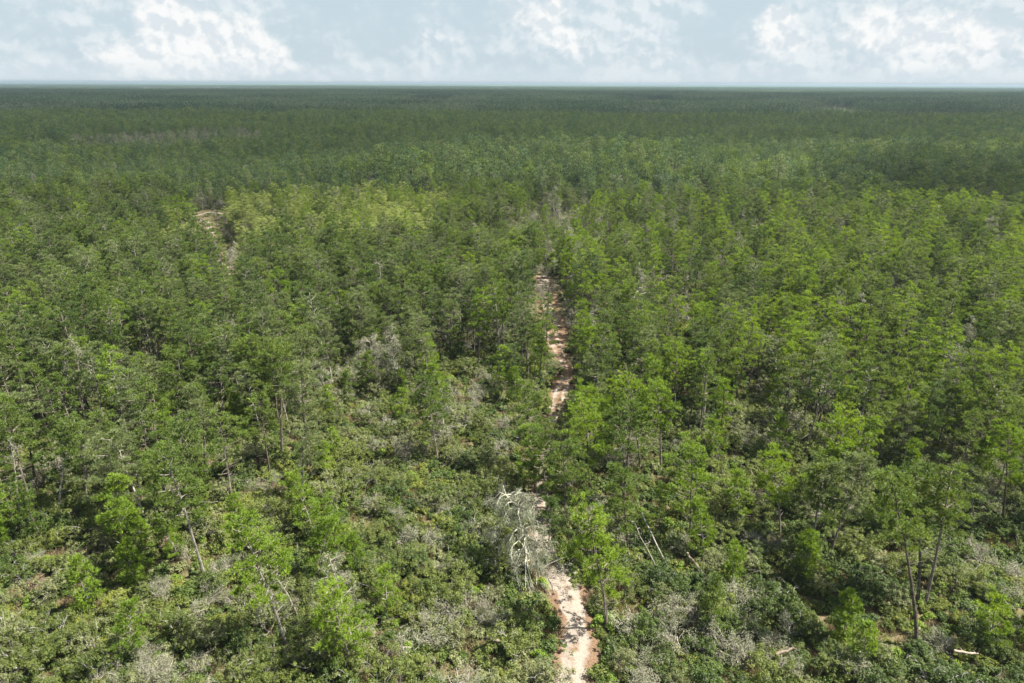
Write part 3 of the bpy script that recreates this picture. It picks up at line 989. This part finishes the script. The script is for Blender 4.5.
# ------------------------------------------------------------------ scattered mass: points carrying a form index, a turn and a size
def scatter(name, P3, idx, rots, scales, forms, label, cat):
    lib = bpy.data.collections.new(name + '_forms')
    for k, (me) in enumerate(forms):
        o = bpy.data.objects.new(f"{name}_form_{k:03d}", me)
        lib.objects.link(o)
    me = bpy.data.meshes.new(name)
    me.vertices.add(len(P3))
    me.vertices.foreach_set('co', np.asarray(P3, np.float32).ravel())
    for nm, ty, val, key in (('form', 'INT', np.asarray(idx, np.int32), 'value'), ('turn', 'FLOAT', np.asarray(rots, np.float32), 'value'),
                             ('size', 'FLOAT', np.asarray(scales, np.float32), 'value')):
        a = me.attributes.new(nm, ty, 'POINT')
        a.data.foreach_set(key, val)
    o = add_obj(name, me)
    ng = bpy.data.node_groups.new(name + '_growth', 'GeometryNodeTree')
    ng.interface.new_socket('Geometry', in_out='INPUT', socket_type='NodeSocketGeometry')
    ng.interface.new_socket('Geometry', in_out='OUTPUT', socket_type='NodeSocketGeometry')
    N = ng.nodes
    L = ng.links
    gi, go = N.new('NodeGroupInput'), N.new('NodeGroupOutput')
    ci = N.new('GeometryNodeCollectionInfo')
    ci.inputs['Collection'].default_value = lib
    ci.inputs['Separate Children'].default_value = True
    ci.inputs['Reset Children'].default_value = True
    ip = N.new('GeometryNodeInstanceOnPoints')
    ip.inputs['Pick Instance'].default_value = True

    def na(nm, ty):
        q = N.new('GeometryNodeInputNamedAttribute')
        q.data_type = ty
        q.inputs['Name'].default_value = nm
        return q.outputs['Attribute']
    L.new(gi.outputs[0], ip.inputs['Points'])
    L.new(ci.outputs[0], ip.inputs['Instance'])
    L.new(na('form', 'INT'), ip.inputs['Instance Index'])
    cx = N.new('ShaderNodeCombineXYZ')
    L.new(na('turn', 'FLOAT'), cx.inputs[2])
    L.new(cx.outputs[0], ip.inputs['Rotation'])
    L.new(na('size', 'FLOAT'), ip.inputs['Scale'])
    L.new(ip.outputs[0], go.inputs[0])
    md = o.modifiers.new('growth', 'NODES')
    md.node_group = ng
    tag(o, label, cat, kind='stuff')
    return o


def whole(parts, mats, name):
    g = Geo()
    for k, p in enumerate(parts):
        g.merge(p, mat=k)
    return g.mesh(name, mats)


near_rest = rest[P[rest, 1] < 260]
mid_rest = rest[P[rest, 1] >= 260]
full_forms = [whole([F['trg'], F['crg']], [F['bark'], G[F['col']]], 'pine_whole') for F in PINES]
scatter('pine_forest', np.column_stack([P[near_rest], np.zeros(len(near_rest))]), form[near_rest], rot[near_rest], scl[near_rest], full_forms,
        'dense pine forest beyond the nearest pines, too many trees to count', 'forest')

# middle distance: lighter forms
lods = []
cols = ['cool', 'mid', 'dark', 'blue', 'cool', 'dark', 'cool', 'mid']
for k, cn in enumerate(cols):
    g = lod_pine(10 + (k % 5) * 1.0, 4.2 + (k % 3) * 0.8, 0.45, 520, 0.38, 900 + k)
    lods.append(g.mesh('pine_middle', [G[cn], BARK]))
g = lod_pine(9, 4.4, 0.3, 420, 0.34, 950)
lods.append(g.mesh('grey_tree_middle', [G['lichen'], DEAD]))
Pm = wedge(1 / 10.0, 420, 900, seed=5)
pk = np.full(len(Pm), 0.95) * np.interp(vnoise(Pm, 24, 9), [0.15, 0.5], [0.22, 1.0])
pk[in_poly(Pm, PALE1)] = 0.5
Pm = Pm[r2.random(len(Pm)) < pk]
Pm = np.vstack([P[mid_rest], Pm])
fm = r2.integers(0, 8, len(Pm))
gy_ = (r2.random(len(Pm)) < 0.06) | (in_poly(Pm, PALE1) & (r2.random(len(Pm)) < 0.75)) | ((vnoise(Pm, 45, 31) > 0.80) & (r2.random(len(Pm)) < 0.18))
fm[gy_] = 8
sm = r2.uniform(0.62, 1.2, len(Pm)) * np.interp(vnoise(Pm, 60, 19), [0.2, 0.8], [0.8, 1.15])
sm[(Pm[:, 1] > 270) & (Pm[:, 0] > -60) & (Pm[:, 1] < 420)] *= 1.2
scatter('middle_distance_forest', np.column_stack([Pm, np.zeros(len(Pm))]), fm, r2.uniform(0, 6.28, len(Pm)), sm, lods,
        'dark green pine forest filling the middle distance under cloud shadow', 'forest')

# far distance: stands of a hundred metres square, edges wrapping so that neighbours join
TS = 100.0
tiles = []
for k in range(6):
    rt = np.random.default_rng(1200 + k)
    forms = [lod_pine(9.5 + j, 4.2 + 0.4 * (j % 3), 0.50, 40, 0.98, 1300 + k * 10 + j) for j in range(8)]
    gt = Geo()
    s = 3.4
    XX, YY = np.meshgrid(np.arange(0, TS, s), np.arange(0, TS, s))
    pts = np.stack([XX.ravel(), YY.ravel()], 1) + rt.uniform(-1.8, 1.8, (XX.size, 2)) - TS / 2
    pts = pts[rt.random(len(pts)) < 0.9 * np.interp(vnoise(pts + 500, 16, 60 + k), [0.15, 0.4], [0.35, 1.0])]
    for p in pts:
        f = forms[rt.integers(8)]
        a = rt.uniform(0, 6.28)
        sc = rt.uniform(0.72, 1.18)
        m = np.array([[math.cos(a), -math.sin(a), 0], [math.sin(a), math.cos(a), 0], [0, 0, 1]]) * sc
        gt.merge(f, mtx=m, off=(p[0], p[1], 0))
    for m_ in gt.m:
        pass
    tiles.append(gt.mesh('stand_of_pines', [G['far'], BARK]))
TX, TY = [], []
tan = math.tan(R(40))
for j in range(9, 75):
    y = j * TS + TS / 2
    for i in range(-int(y * tan / TS) - 2, int(y * tan / TS) + 3):
        x = i * TS
        TX.append(x)
        TY.append(y)
TP = np.stack([TX, TY], 1)
pxs = project(np.column_stack([TP, np.full(len(TP), 8.0)]))[:, 0]
D = TP[:, 1]
field = ((pxs > 590 + 60 * vnoise(TP, 250, 5)) & (pxs < 800 + 60 * vnoise(TP, 250, 6)) & (D > 1350) & (D < 2000) & (r2.random(len(D)) < 0.75)) | ((pxs > -200) & (pxs < 270) & (D > 3700) & (D < 6900) & (r2.random(len(D)) < 0.85)) | \
        ((pxs > 420) & (pxs < 780) & (D > 6700)) | ((pxs > 400) & (pxs < 470) & (D > 1500) & (D < 1900))
cleared = (vnoise(TP * [0.5, 1.0], 300, 77) > 0.84) & (r2.random(len(TP)) < 0.8)
TP = TP[~(field | cleared)]
scatter('distant_forest', np.column_stack([TP, np.zeros(len(TP))]), r2.integers(0, 6, len(TP)), r2.integers(0, 4, len(TP)) * math.pi / 2,
        np.full(len(TP), 1.02), tiles, 'far pine forest reaching to the horizon', 'forest')

# the last canopy below the horizon, seen edge-on
hm, t = new_mat('horizon_canopy')
pos = t.n('ShaderNodeNewGeometry').outputs['Position']
sc_ = t.n('ShaderNodeVectorMath', {0: pos, 1: (0.35, 1.0, 1.0)}, operation='MULTIPLY').outputs[0]
nn = t.noise(sc_, 0.0011, 4, 0.6)
c = t.ramp(nn, [(0.40, (0.045, 0.080, 0.036)), (0.56, (0.075, 0.120, 0.056)), (0.64, (0.18, 0.21, 0.12))])
bs = t.n('ShaderNodeBsdfDiffuse', {'Color': c})
t.n('ShaderNodeOutputMaterial', {'Surface': bs.outputs[0]})
ys = np.concatenate([np.linspace(7420, 12000, 60), np.linspace(12200, 33000, 70)])
us = np.linspace(-0.86, 0.86, 260)
V = []
rr = np.random.default_rng(4)
for y in ys:
    x = us * y
    V.append(np.stack([x, np.full(len(us), y), 9 + 7 * vnoise(np.stack([x, np.full(len(us), y)], 1), 260, 3) + 9 * vnoise(np.stack([x, np.full(len(us), y)], 1), 2600, 8) * np.clip((y - 9000) / 9000, 0, 1)], 1))
n, m = len(ys), len(us)
ii = np.arange(n * m).reshape(n, m)
f = np.vstack([np.stack([ii[:-1, :-1], ii[:-1, 1:], ii[1:, 1:]], -1).reshape(-1, 3), np.stack([ii[:-1, :-1], ii[1:, 1:], ii[1:, :-1]], -1).reshape(-1, 3)])
g = Geo()
g.add(np.concatenate(V), f)
o = add_obj('horizon_forest', g.mesh('horizon_forest', [hm]))
tag(o, 'hazy forest canopy along the horizon', 'forest', kind='stuff')

# ------------------------------------------------------------------ shrubs
S = wedge(1 / 4.6, 36, 130, seed=8)
ks = np.interp(S[:, 1], [60, 90, 130], [0.95, 0.8, 0.5]) * np.interp(vnoise(S, 5.5, 61), [0.12, 0.4], [0.12, 1.0])
S = S[r2.random(len(S)) < ks]
S = S[path_dist(S, TRAIL) > np.interp(S[:, 1], [66, 72, 90, 94, 99, 103, 112, 118], [1.8, .6, .6, 1.7, 1.7, .8, .8, 2.0]) + 0.9 * r2.random(len(S))]
S = S[clear_of(S, hero_pts, 0.8)]
S = S[clear_of(S, [MOSS_AT], 1.6) & clear_of(S, [MOSS_AT * 0.96], 1.8)]
kind = r2.random(len(S))
cl = vnoise(S, 9, 41)
bare = kind < np.interp(cl, [0.3, 0.75], [0.04, 0.24])
# more pale bare brush in the lower left and the opening left of the trail
Sb, Ss = S[bare], S[~bare]
sf = r2.integers(0, len(SHRUBS), len(Ss))
patch = vnoise(Ss, 12, 51)
ids = lambda *c: [i for i, s in enumerate(shrub_specs) if s[2] in c]
m_ = (patch > 0.6) & (r2.random(len(Ss)) < 0.6)
sf[m_] = r2.choice(ids('oakgrey', 'oak'), m_.sum())
m_ = (patch < 0.4) & (r2.random(len(Ss)) < 0.6)
sf[m_] = r2.choice(ids('oakdark', 'oak'), m_.sum())
m_ = (Ss[:, 0] > 10) & (Ss[:, 1] < 64) & (r2.random(len(Ss)) < 0.65)  # darker leaves stand in for cloud shade at lower right
sf[m_] = r2.choice(ids('oakdark'), m_.sum())
ssc = r2.uniform(0.7, 1.2, len(Ss))
sh = np.array([SHRUBS[f]['h'] for f in sf]) * ssc
sw_ = np.array([SHRUBS[f]['w'] for f in sf]) * ssc
pr = project(np.column_stack([Ss, sh * 0.7]))
inf_ = (pr[:, 0] > 4) & (pr[:, 0] < W - 4) & (pr[:, 1] < H - 3)
size = np.where(inf_, sh * sw_ / pr[:, 2] ** 2, 0)
ind = np.argsort(-size)[:300]
rest = np.setdiff1d(np.arange(len(Ss)), ind)
cw_ = {'oak': 'olive green', 'oakdark': 'dark green', 'oakgrey': 'pale grey-green', 'oakyel': 'yellow-green', 'rust': 'rusty brown'}
srot = r2.uniform(0, 6.28, len(Ss))
for i in sorted(ind, key=lambda a: Ss[a, 1]):
    F = SHRUBS[sf[i]]
    root = empty('oak_shrub', (Ss[i, 0], Ss[i, 1], 0), srot[i], ssc[i])
    szw = 'large' if sw_[i] > 3.4 else ('small' if sw_[i] < 2.3 else 'rounded')
    tag(root, uniq(f"{szw} {cw_[F['col']]} shrub", pr[i, 0], pr[i, 1], 'top'), 'shrub', 'oak shrubs of the near scrub')
    add_obj('stems', F['st'], root)
    add_obj('foliage', F['fo'], root)
sforms = [whole([F['stg'], F['fog']], [TWIG, G[F['col']]], 'shrub_whole') for F in SHRUBS]
S2 = wedge(1 / 9.0, 130, 300, seed=12)
S2 = S2[path_dist(S2, TRAIL) > 3.5]
S2 = S2[path_dist(S2, TRAIL2) > 4.8]
S2 = S2[path_dist(S2, TRAIL3) > 4.5]
o2 = in_poly(S2, OPEN2) | in_poly(S2, OPEN3)
S2 = S2[~(in_poly(S2, OPEN3) & (r2.random(len(S2)) < 0.6))]
o2 = in_poly(S2, OPEN2) | in_poly(S2, OPEN3)
f2_ = r2.integers(0, len(SHRUBS), len(S2))
f2_[o2] = r2.choice(ids('oakgrey', 'oakyel'), o2.sum())
scatter('scrub_layer', np.column_stack([np.vstack([Ss[rest], S2]), np.zeros(len(rest) + len(S2))]), np.concatenate([sf[rest], f2_]),
        r2.uniform(0, 6.28, len(rest) + len(S2)), np.concatenate([ssc[rest], r2.uniform(0.8, 1.3, len(S2))]), sforms,
        'scrub oak layer growing between and behind the pines', 'scrub')

# pale bare shrubs
pr = project(np.column_stack([Sb, np.full(len(Sb), 1.8)]))
inf_ = (pr[:, 0] > 4) & (pr[:, 0] < W - 4) & (pr[:, 1] < H - 3) & (pr[:, 1] > 380)
print('bare shrubs', inf_.sum(), 'shrubs', len(Ss), 'pines', len(P), 'middle', len(Pm), 'tiles', len(TP))
bidx = np.where(inf_)[0]
bidx = bidx[np.argsort(pr[bidx, 2])][:260]
bf_ = r2.integers(0, len(BARES), len(Sb))
for i in bidx:
    F = BARES[bf_[i]]
    s = r2.uniform(0.75, 1.2)
    root = empty('bare_shrub', (Sb[i, 0], Sb[i, 1], 0), r2.uniform(0, 6.28), s)
    tag(root, uniq('silver bare branching shrub' if F['h'] < 3 else 'tall silver bare shrub', pr[i, 0], pr[i, 1], 'top'), 'bare shrub', 'leafless silver shrubs in the scrub')
    add_obj('stems', F['st'], root)
    add_obj('lichen', F['fo'], root)
bforms = [whole([F['stg'], F['fog']], [DEAD, G['lichen']], 'bare_whole') for F in BARES]
br_ = np.setdiff1d(np.arange(len(Sb)), bidx)
S3 = wedge(1 / 60.0, 130, 330, seed=14)
S3 = S3[~in_poly(S3, OPEN3)]
Pb = np.vstack([Sb[br_], S3])
scatter('bare_scrub_layer', np.column_stack([Pb, np.zeros(len(Pb))]), r2.integers(0, 5, len(Pb)), r2.uniform(0, 6.28, len(Pb)),
        np.concatenate([np.full(len(br_), 1.0), r2.uniform(1.0, 1.9, len(S3))]), bforms, 'leafless grey brush scattered through the forest', 'scrub')

# low growth on the floor
lows = []
for k, (wd, ht, cn) in enumerate([(1.3, .7, 'oakdark'), (1.0, .6, 'oak'), (1.5, .7, 'oakyel'), (1.1, .5, 'oakgrey'), (0.9, .6, 'bright')]):
    st, fo = make_shrub(wd, ht, 14, 0.07, 34, seed=600 + k, twigs=False)
    lows.append(whole([st, fo], [TWIG, G[cn]], 'low_bush'))
for k, cn in enumerate(['straw', 'straw', 'oakyel']):            # tussocks
    rng = np.random.default_rng(640 + k)
    g = Geo()
    nbd = 170
    c = np.column_stack([rng.normal(size=(nbd, 2)) * 0.32, np.zeros(nbd)])
    blades(g, c, unit(np.column_stack([rng.normal(size=(nbd, 2)) * 0.55, np.ones(nbd)])), rng.uniform(.25, .6, nbd), rng.uniform(.012, .025, nbd), rng.uniform(0, 1, nbd))
    lows.append(g.mesh('tussock', [G[cn]]))
U = wedge(1 / 0.95, 36, 120, seed=15)
pd_ = path_dist(U, TRAIL)
U = U[(pd_ > 2.2) | ((pd_ > 1.2) & (r2.random(len(U)) < 0.35))]
U2 = wedge(1 / 3.5, 120, 290, seed=16)
U2 = U2[(path_dist(U2, TRAIL) > 2.8) & (path_dist(U2, TRAIL2) > 3.4) & (path_dist(U2, TRAIL3) > 3.6)]
UU = np.vstack([U, U2])
fu = r2.choice(8, len(UU), p=[.24, .20, .06, .09, .05, .16, .14, .06])
scatter('ground_cover', np.column_stack([UU, np.zeros(len(UU))]), fu, r2.uniform(0, 6.28, len(UU)), r2.uniform(0.7, 1.5, len(UU)), lows,
        'low bushes and dry grass covering the forest floor', 'ground cover')

# ------------------------------------------------------------------ dead and lichen-grey trees
def dead_tree(base, top, wd, seed, label, bf=.4, n=15, droop=.08, lichen=1.0, depth=2, name='dead_tree', cat='dead tree', mat=None, leafm='lichen', fat=1.0):
    p, hgt, lx = solve(base, top)
    tr, br, fo = make_dead_tree(hgt, wd, (lx, 0.2), seed, bf, n, droop, lichen, depth, fat)
    root = empty(name, (p[0], p[1], 0))
    tag(root, label, cat, 'dead and lichen-grey trees')
    used_labels.add(label)
    add_obj('trunk', tr.mesh('dead_trunk', [mat or DEAD]), root)
    add_obj('limbs', br.mesh('dead_limbs', [mat or DEAD]), root)
    add_obj('lichen', fo.mesh('lichen_tufts', [G[leafm]]), root)


dead_tree((528, 574), (511, 494), 9.4, 801, 'sprawling pale tree hung with grey-green moss at the left verge of the trail', .08, 48, .24, 5.0, 2, 'mossy_tree', 'mossy tree', MOSSY, 'moss', 1.5)
dead_tree((147, 526), (114, 443), 2.6, 802, 'dead pine with bare pale trunk leaning left among pines, lower left', .60, 10, .04, 1.2, 1)
dead_tree((166, 452), (158, 412), 4.4, 803, 'small silvery dead tree with spreading twigs above the leaning dead pine', .15, 18, .02, 2.0, 1)
dead_tree((100, 478), (90, 447), 4.2, 804, 'tangled silver dead tree left of the leaning dead pine', .2, 16, .05, 1.2, 2)
dead_tree((354, 652), (328, 556), 4.6, 805, 'grey dead tree with drooping mossy limbs in scrub near bottom left centre', .30, 18, .16, 2.2, 2)
dead_tree((300, 622), (268, 565), 3.0, 806, 'crooked bare dead trunk just left of the drooping grey dead tree', .35, 10, .05, .5, 1)
dead_tree((190, 562), (180, 545), 2.0, 807, 'short broken grey snag between leaning pale-trunked pine and scrub', .3, 9, .05, 1.2, 1)
dead_tree((826, 418), (825, 377), 0.9, 808, 'bare white pole of a dead pine right of centre', .7, 4, .0, .3, 1)
dead_tree((500, 348), (488, 298), 4.4, 809, 'silver-grey dead tree at the edge of the forest left of the upper trail', .30, 20, .12, 4.0, 2)
dead_tree((660, 585), (634, 522), 1.6, 810, 'thin pale dead trunk leaning left in scrub right of the trail', .6, 5, .02, .3, 1)
dead_tree((742, 278), (738, 236), 6.0, 811, 'pale grey leafless tree rising among green pines right of centre', .25, 20, .02, 4.0, 2)
dead_tree((992, 262), (992, 220), 7.0, 812, 'rounded pale grey leafless tree near the right edge, upper right', .25, 22, .02, 4.0, 2)
dead_tree((215, 385), (190, 350), 3.5, 813, 'grey dead snag in a dark gap, left side of the forest', .3, 12, .08, 1.5, 1)
dead_tree((330, 405), (312, 355), 4.6, 814, 'spreading silver dead tree at the left end of the brushy opening', .2, 18, .03, 2.5, 2)
dead_tree((22, 520), (8, 440), 3.4, 815, 'tall grey dead tree at the left edge of the photo', .4, 16, .10, 1.2, 1)
dead_tree((18, 372), (12, 325), 6.0, 816, 'large grey leafless tree at the left edge, halfway down the photo', .25, 20, .04, 3.0, 2)
dead_tree((790, 640), (786, 614), 1.8, 817, 'slender pale dead sapling in dark scrub, lower right', .2, 12, .0, 1.0, 1)
dead_tree((800, 350), (790, 338), 5.0, 818, 'grey leafless crown between bright pines right of centre', .25, 16, .02, 3.0, 2)
dead_tree((860, 400), (868, 352), 2.6, 819, 'thin grey snag beside the bright pines on the right', .4, 10, .05, 1.0, 1)
Q = wedge(1 / 330.0, 85, 330, seed=19)
Q = np.vstack([Q, np.array([gp(x, y)[:2] for x, y in [(262, 232), (285, 238), (300, 226), (318, 240), (340, 230), (186, 252), (196, 262), (362, 236), (395, 240), (640, 225), (560, 236), (600, 232)]])])
Q = Q[path_dist(Q, TRAIL) > 4]
qf = r2.choice(5, len(Q), p=[.2, .3, .05, .4, .05])
qs = r2.uniform(0.85, 1.35, len(Q))
pr = project(np.column_stack([Q, np.array([DEADS[f]['h'] for f in qf]) * qs * 0.8]))
keep = (pr[:, 0] > 4) & (pr[:, 0] < W - 4)
sel = np.where(keep)[0]
sel = sel[np.argsort(pr[sel, 2])][:220]
for i in sel:
    F = DEADS[qf[i]]
    root = empty('dead_tree', (Q[i, 0], Q[i, 1], 0), r2.uniform(0, 6.28), qs[i])
    word = {0: 'grey dead tree', 1: 'silver mossy dead tree', 2: 'tall thin dead snag', 3: 'low spreading grey tree', 4: 'narrow pale dead snag'}[qf[i]]
    tag(root, uniq(word, pr[i, 0], pr[i, 1], 'top'), 'dead tree', 'dead and lichen-grey trees')
    add_obj('trunk', F['tr'], root)
    add_obj('limbs', F['br'], root)
    add_obj('lichen', F['fo'], root)


# ------------------------------------------------------------------ fallen timber
def log(a, b, r, label, lift=(0.15, 0.15), name='fallen_log', cat='fallen log', stubs=4, seed=0, mat=None):
    global rng
    rng = np.random.default_rng(seed)
    A, B = gp(*a), gp(*b)
    g = Geo()
    n = 7
    s = np.linspace(0, 1, n)[:, None]
    d = B - A
    Lg = np.linalg.norm(d)
    pts = d * s + rng.normal(size=(n, 3)) * 0.05 * [1, 1, .3]
    pts[:, 2] = r + lift[0] * (1 - s[:, 0]) + lift[1] * s[:, 0]
    tube(g, pts, np.linspace(r, r * 0.55, n), 7)
    for _ in range(stubs):
        p = interp(pts, rng.uniform(.3, .95))
        q = unit(rng.normal(size=3) + [0, 0, .7])
        l = rng.uniform(.3, .8)
        tube(g, [p, p + q * l * .5, p + q * l], [r * .3, r * .2, r * .08], 4)
    o = add_obj(name, g.mesh(name, [mat or LOGM]))
    o.location = (A[0], A[1], 0)
    tag(o, label, cat)


log((486, 650), (514, 657), 0.16, 'short pale fallen log in scrub left of the lower trail', (1.2, 1.0), seed=1)
log((686, 562), (711, 590), 0.13, 'orange-brown fallen trunk on bare soil in scrub right of the trail', (1.0, .6), seed=2)
log((772, 668), (793, 661), 0.14, 'pale fallen log near the bottom edge, lower right', (1.3, 1.3), seed=3)
log((541, 560), (553, 590), 0.05, 'long pale fallen branch lying along the left side of the trail', (.02, .02), 'fallen_branch', 'fallen branch', 5, 4)
log((567, 612), (592, 624), 0.045, 'dark crooked fallen branch lying across the trail', (.03, .03), 'fallen_branch', 'fallen branch', 5, 5, BARK)
log((950, 665), (975, 667), 0.13, 'pale fallen log in dark scrub in the bottom right corner', (1.3, 1.2), seed=6)
log((640, 535), (671, 578), 0.10, 'long brown fallen pine trunk propped on scrub right of the trailside pine', (2.6, .3), seed=7, mat=BARK_PALE)

# ------------------------------------------------------------------ clouds overhead that throw the cloud shadow (height 900 m, outside the frame)
cm, t = new_mat('cloud_vapour')
pos = t.n('ShaderNodeNewGeometry').outputs['Position']
cn_ = t.noise(pos, 0.004, 5, 0.6)
edge = t.n('ShaderNodeAttribute', attribute_name='tint').outputs['Fac']
al = t.n('ShaderNodeMapRange', {0: t.math('ADD', t.math('MULTIPLY', t.math('SUBTRACT', cn_, 0.5), 0.9), edge), 1: 0.15, 2: 0.75, 3: 0.0, 4: 0.47},
         interpolation_type='SMOOTHSTEP').outputs[0]
dfu = t.n('ShaderNodeBsdfDiffuse', {'Color': (0.9, 0.9, 0.9, 1)})
tru = t.n('ShaderNodeBsdfTranslucent', {'Color': (0.85, 0.87, 0.9, 1)})
mxc = t.n('ShaderNodeMixShader', {0: 0.5, 1: dfu.outputs[0], 2: tru.outputs[0]})
trn = t.n('ShaderNodeBsdfTransparent')
fin = t.n('ShaderNodeMixShader', {0: al, 1: trn.outputs[0], 2: mxc.outputs[0]})
t.n('ShaderNodeOutputMaterial', {'Surface': fin.outputs[0]})


def cloud(ground_centre, rx, ry, th, label, alt=900.0, seed=0, thick=1.0):
    k = alt / sun_dir.z
    cx, cy = ground_centre[0] + sun_dir.x * k, ground_centre[1] + sun_dir.y * k
    nu, nv = 72, 18
    V, T_, F_ = [], [], []
    for j in range(nv + 1):
        ph = -math.pi / 2 + math.pi * j / nv
        for i in range(nu):
            a = 2 * math.pi * i / nu
            rad = math.cos(ph)
            lump = 1 + 0.16 * math.sin(3 * a + seed) + 0.10 * math.sin(7 * a + 2 * seed) + 0.05 * math.sin(13 * a + seed)
            zz = math.sin(ph) * (th if ph > 0 else th * 0.25)
            zz *= 1 + 0.35 * math.sin(5 * a + 3 * rad * 4 + seed)
            V.append((rx * rad * lump * math.cos(a), ry * rad * lump * math.sin(a), zz))
            T_.append(min(thick, (1 - rad) * 3.2))
    for j in range(nv):
        for i in range(nu):
            a, b = j * nu + i, j * nu + (i + 1) % nu
            F_ += [(a, b, b + nu), (a, b + nu, a + nu)]
    g = Geo()
    g.add(V, F_, np.array(T_))
    o = add_obj('cloud', g.mesh('cloud', [cm], smooth=True))
    o.location = (cx, cy, alt)
    tag(o, label, 'cloud')


cloud((500, 1950), 3300, 1640, 150, 'broad flat cumulus cloud overhead shading the far forest', seed=1.0)

cloud((235, 285), 150, 62, 40, 'small flat cloud overhead shading the forest at right', seed=2.0)

# ------------------------------------------------------------------ haze
hz, t = new_mat('thin_haze')
pv = t.n('ShaderNodeVolumePrincipled', {'Color': (0.44, 0.56, 0.66, 1), 'Density': 0.00012, 'Anisotropy': 0.2})
t.n('ShaderNodeOutputMaterial', {'Volume': pv.outputs[0]})
g = Geo()
x0, x1, y0, y1, z0, z1 = -35000, 35000, -35000, 35000, -1.0, 48.0
v = [(x, y, z) for z in (z0, z1) for x, y in ((x0, y0), (x1, y0), (x1, y1), (x0, y1))]
f = [(0, 2, 1), (0, 3, 2), (4, 5, 6), (4, 6, 7)]
for i in range(4):
    j = (i + 1) % 4
    f += [(i, j, j + 4), (i, j + 4, i + 4)]
g.add(v, f)
o = add_obj('haze', g.mesh('haze', [hz]))
tag(o, kind='stuff')

for o in scene.objects:
    if 'label' in o and len(o['label'].replace('-', ' - ').split()) > 16 and len(o['label'].split()) > 16:
        print('LONG', o['label'])
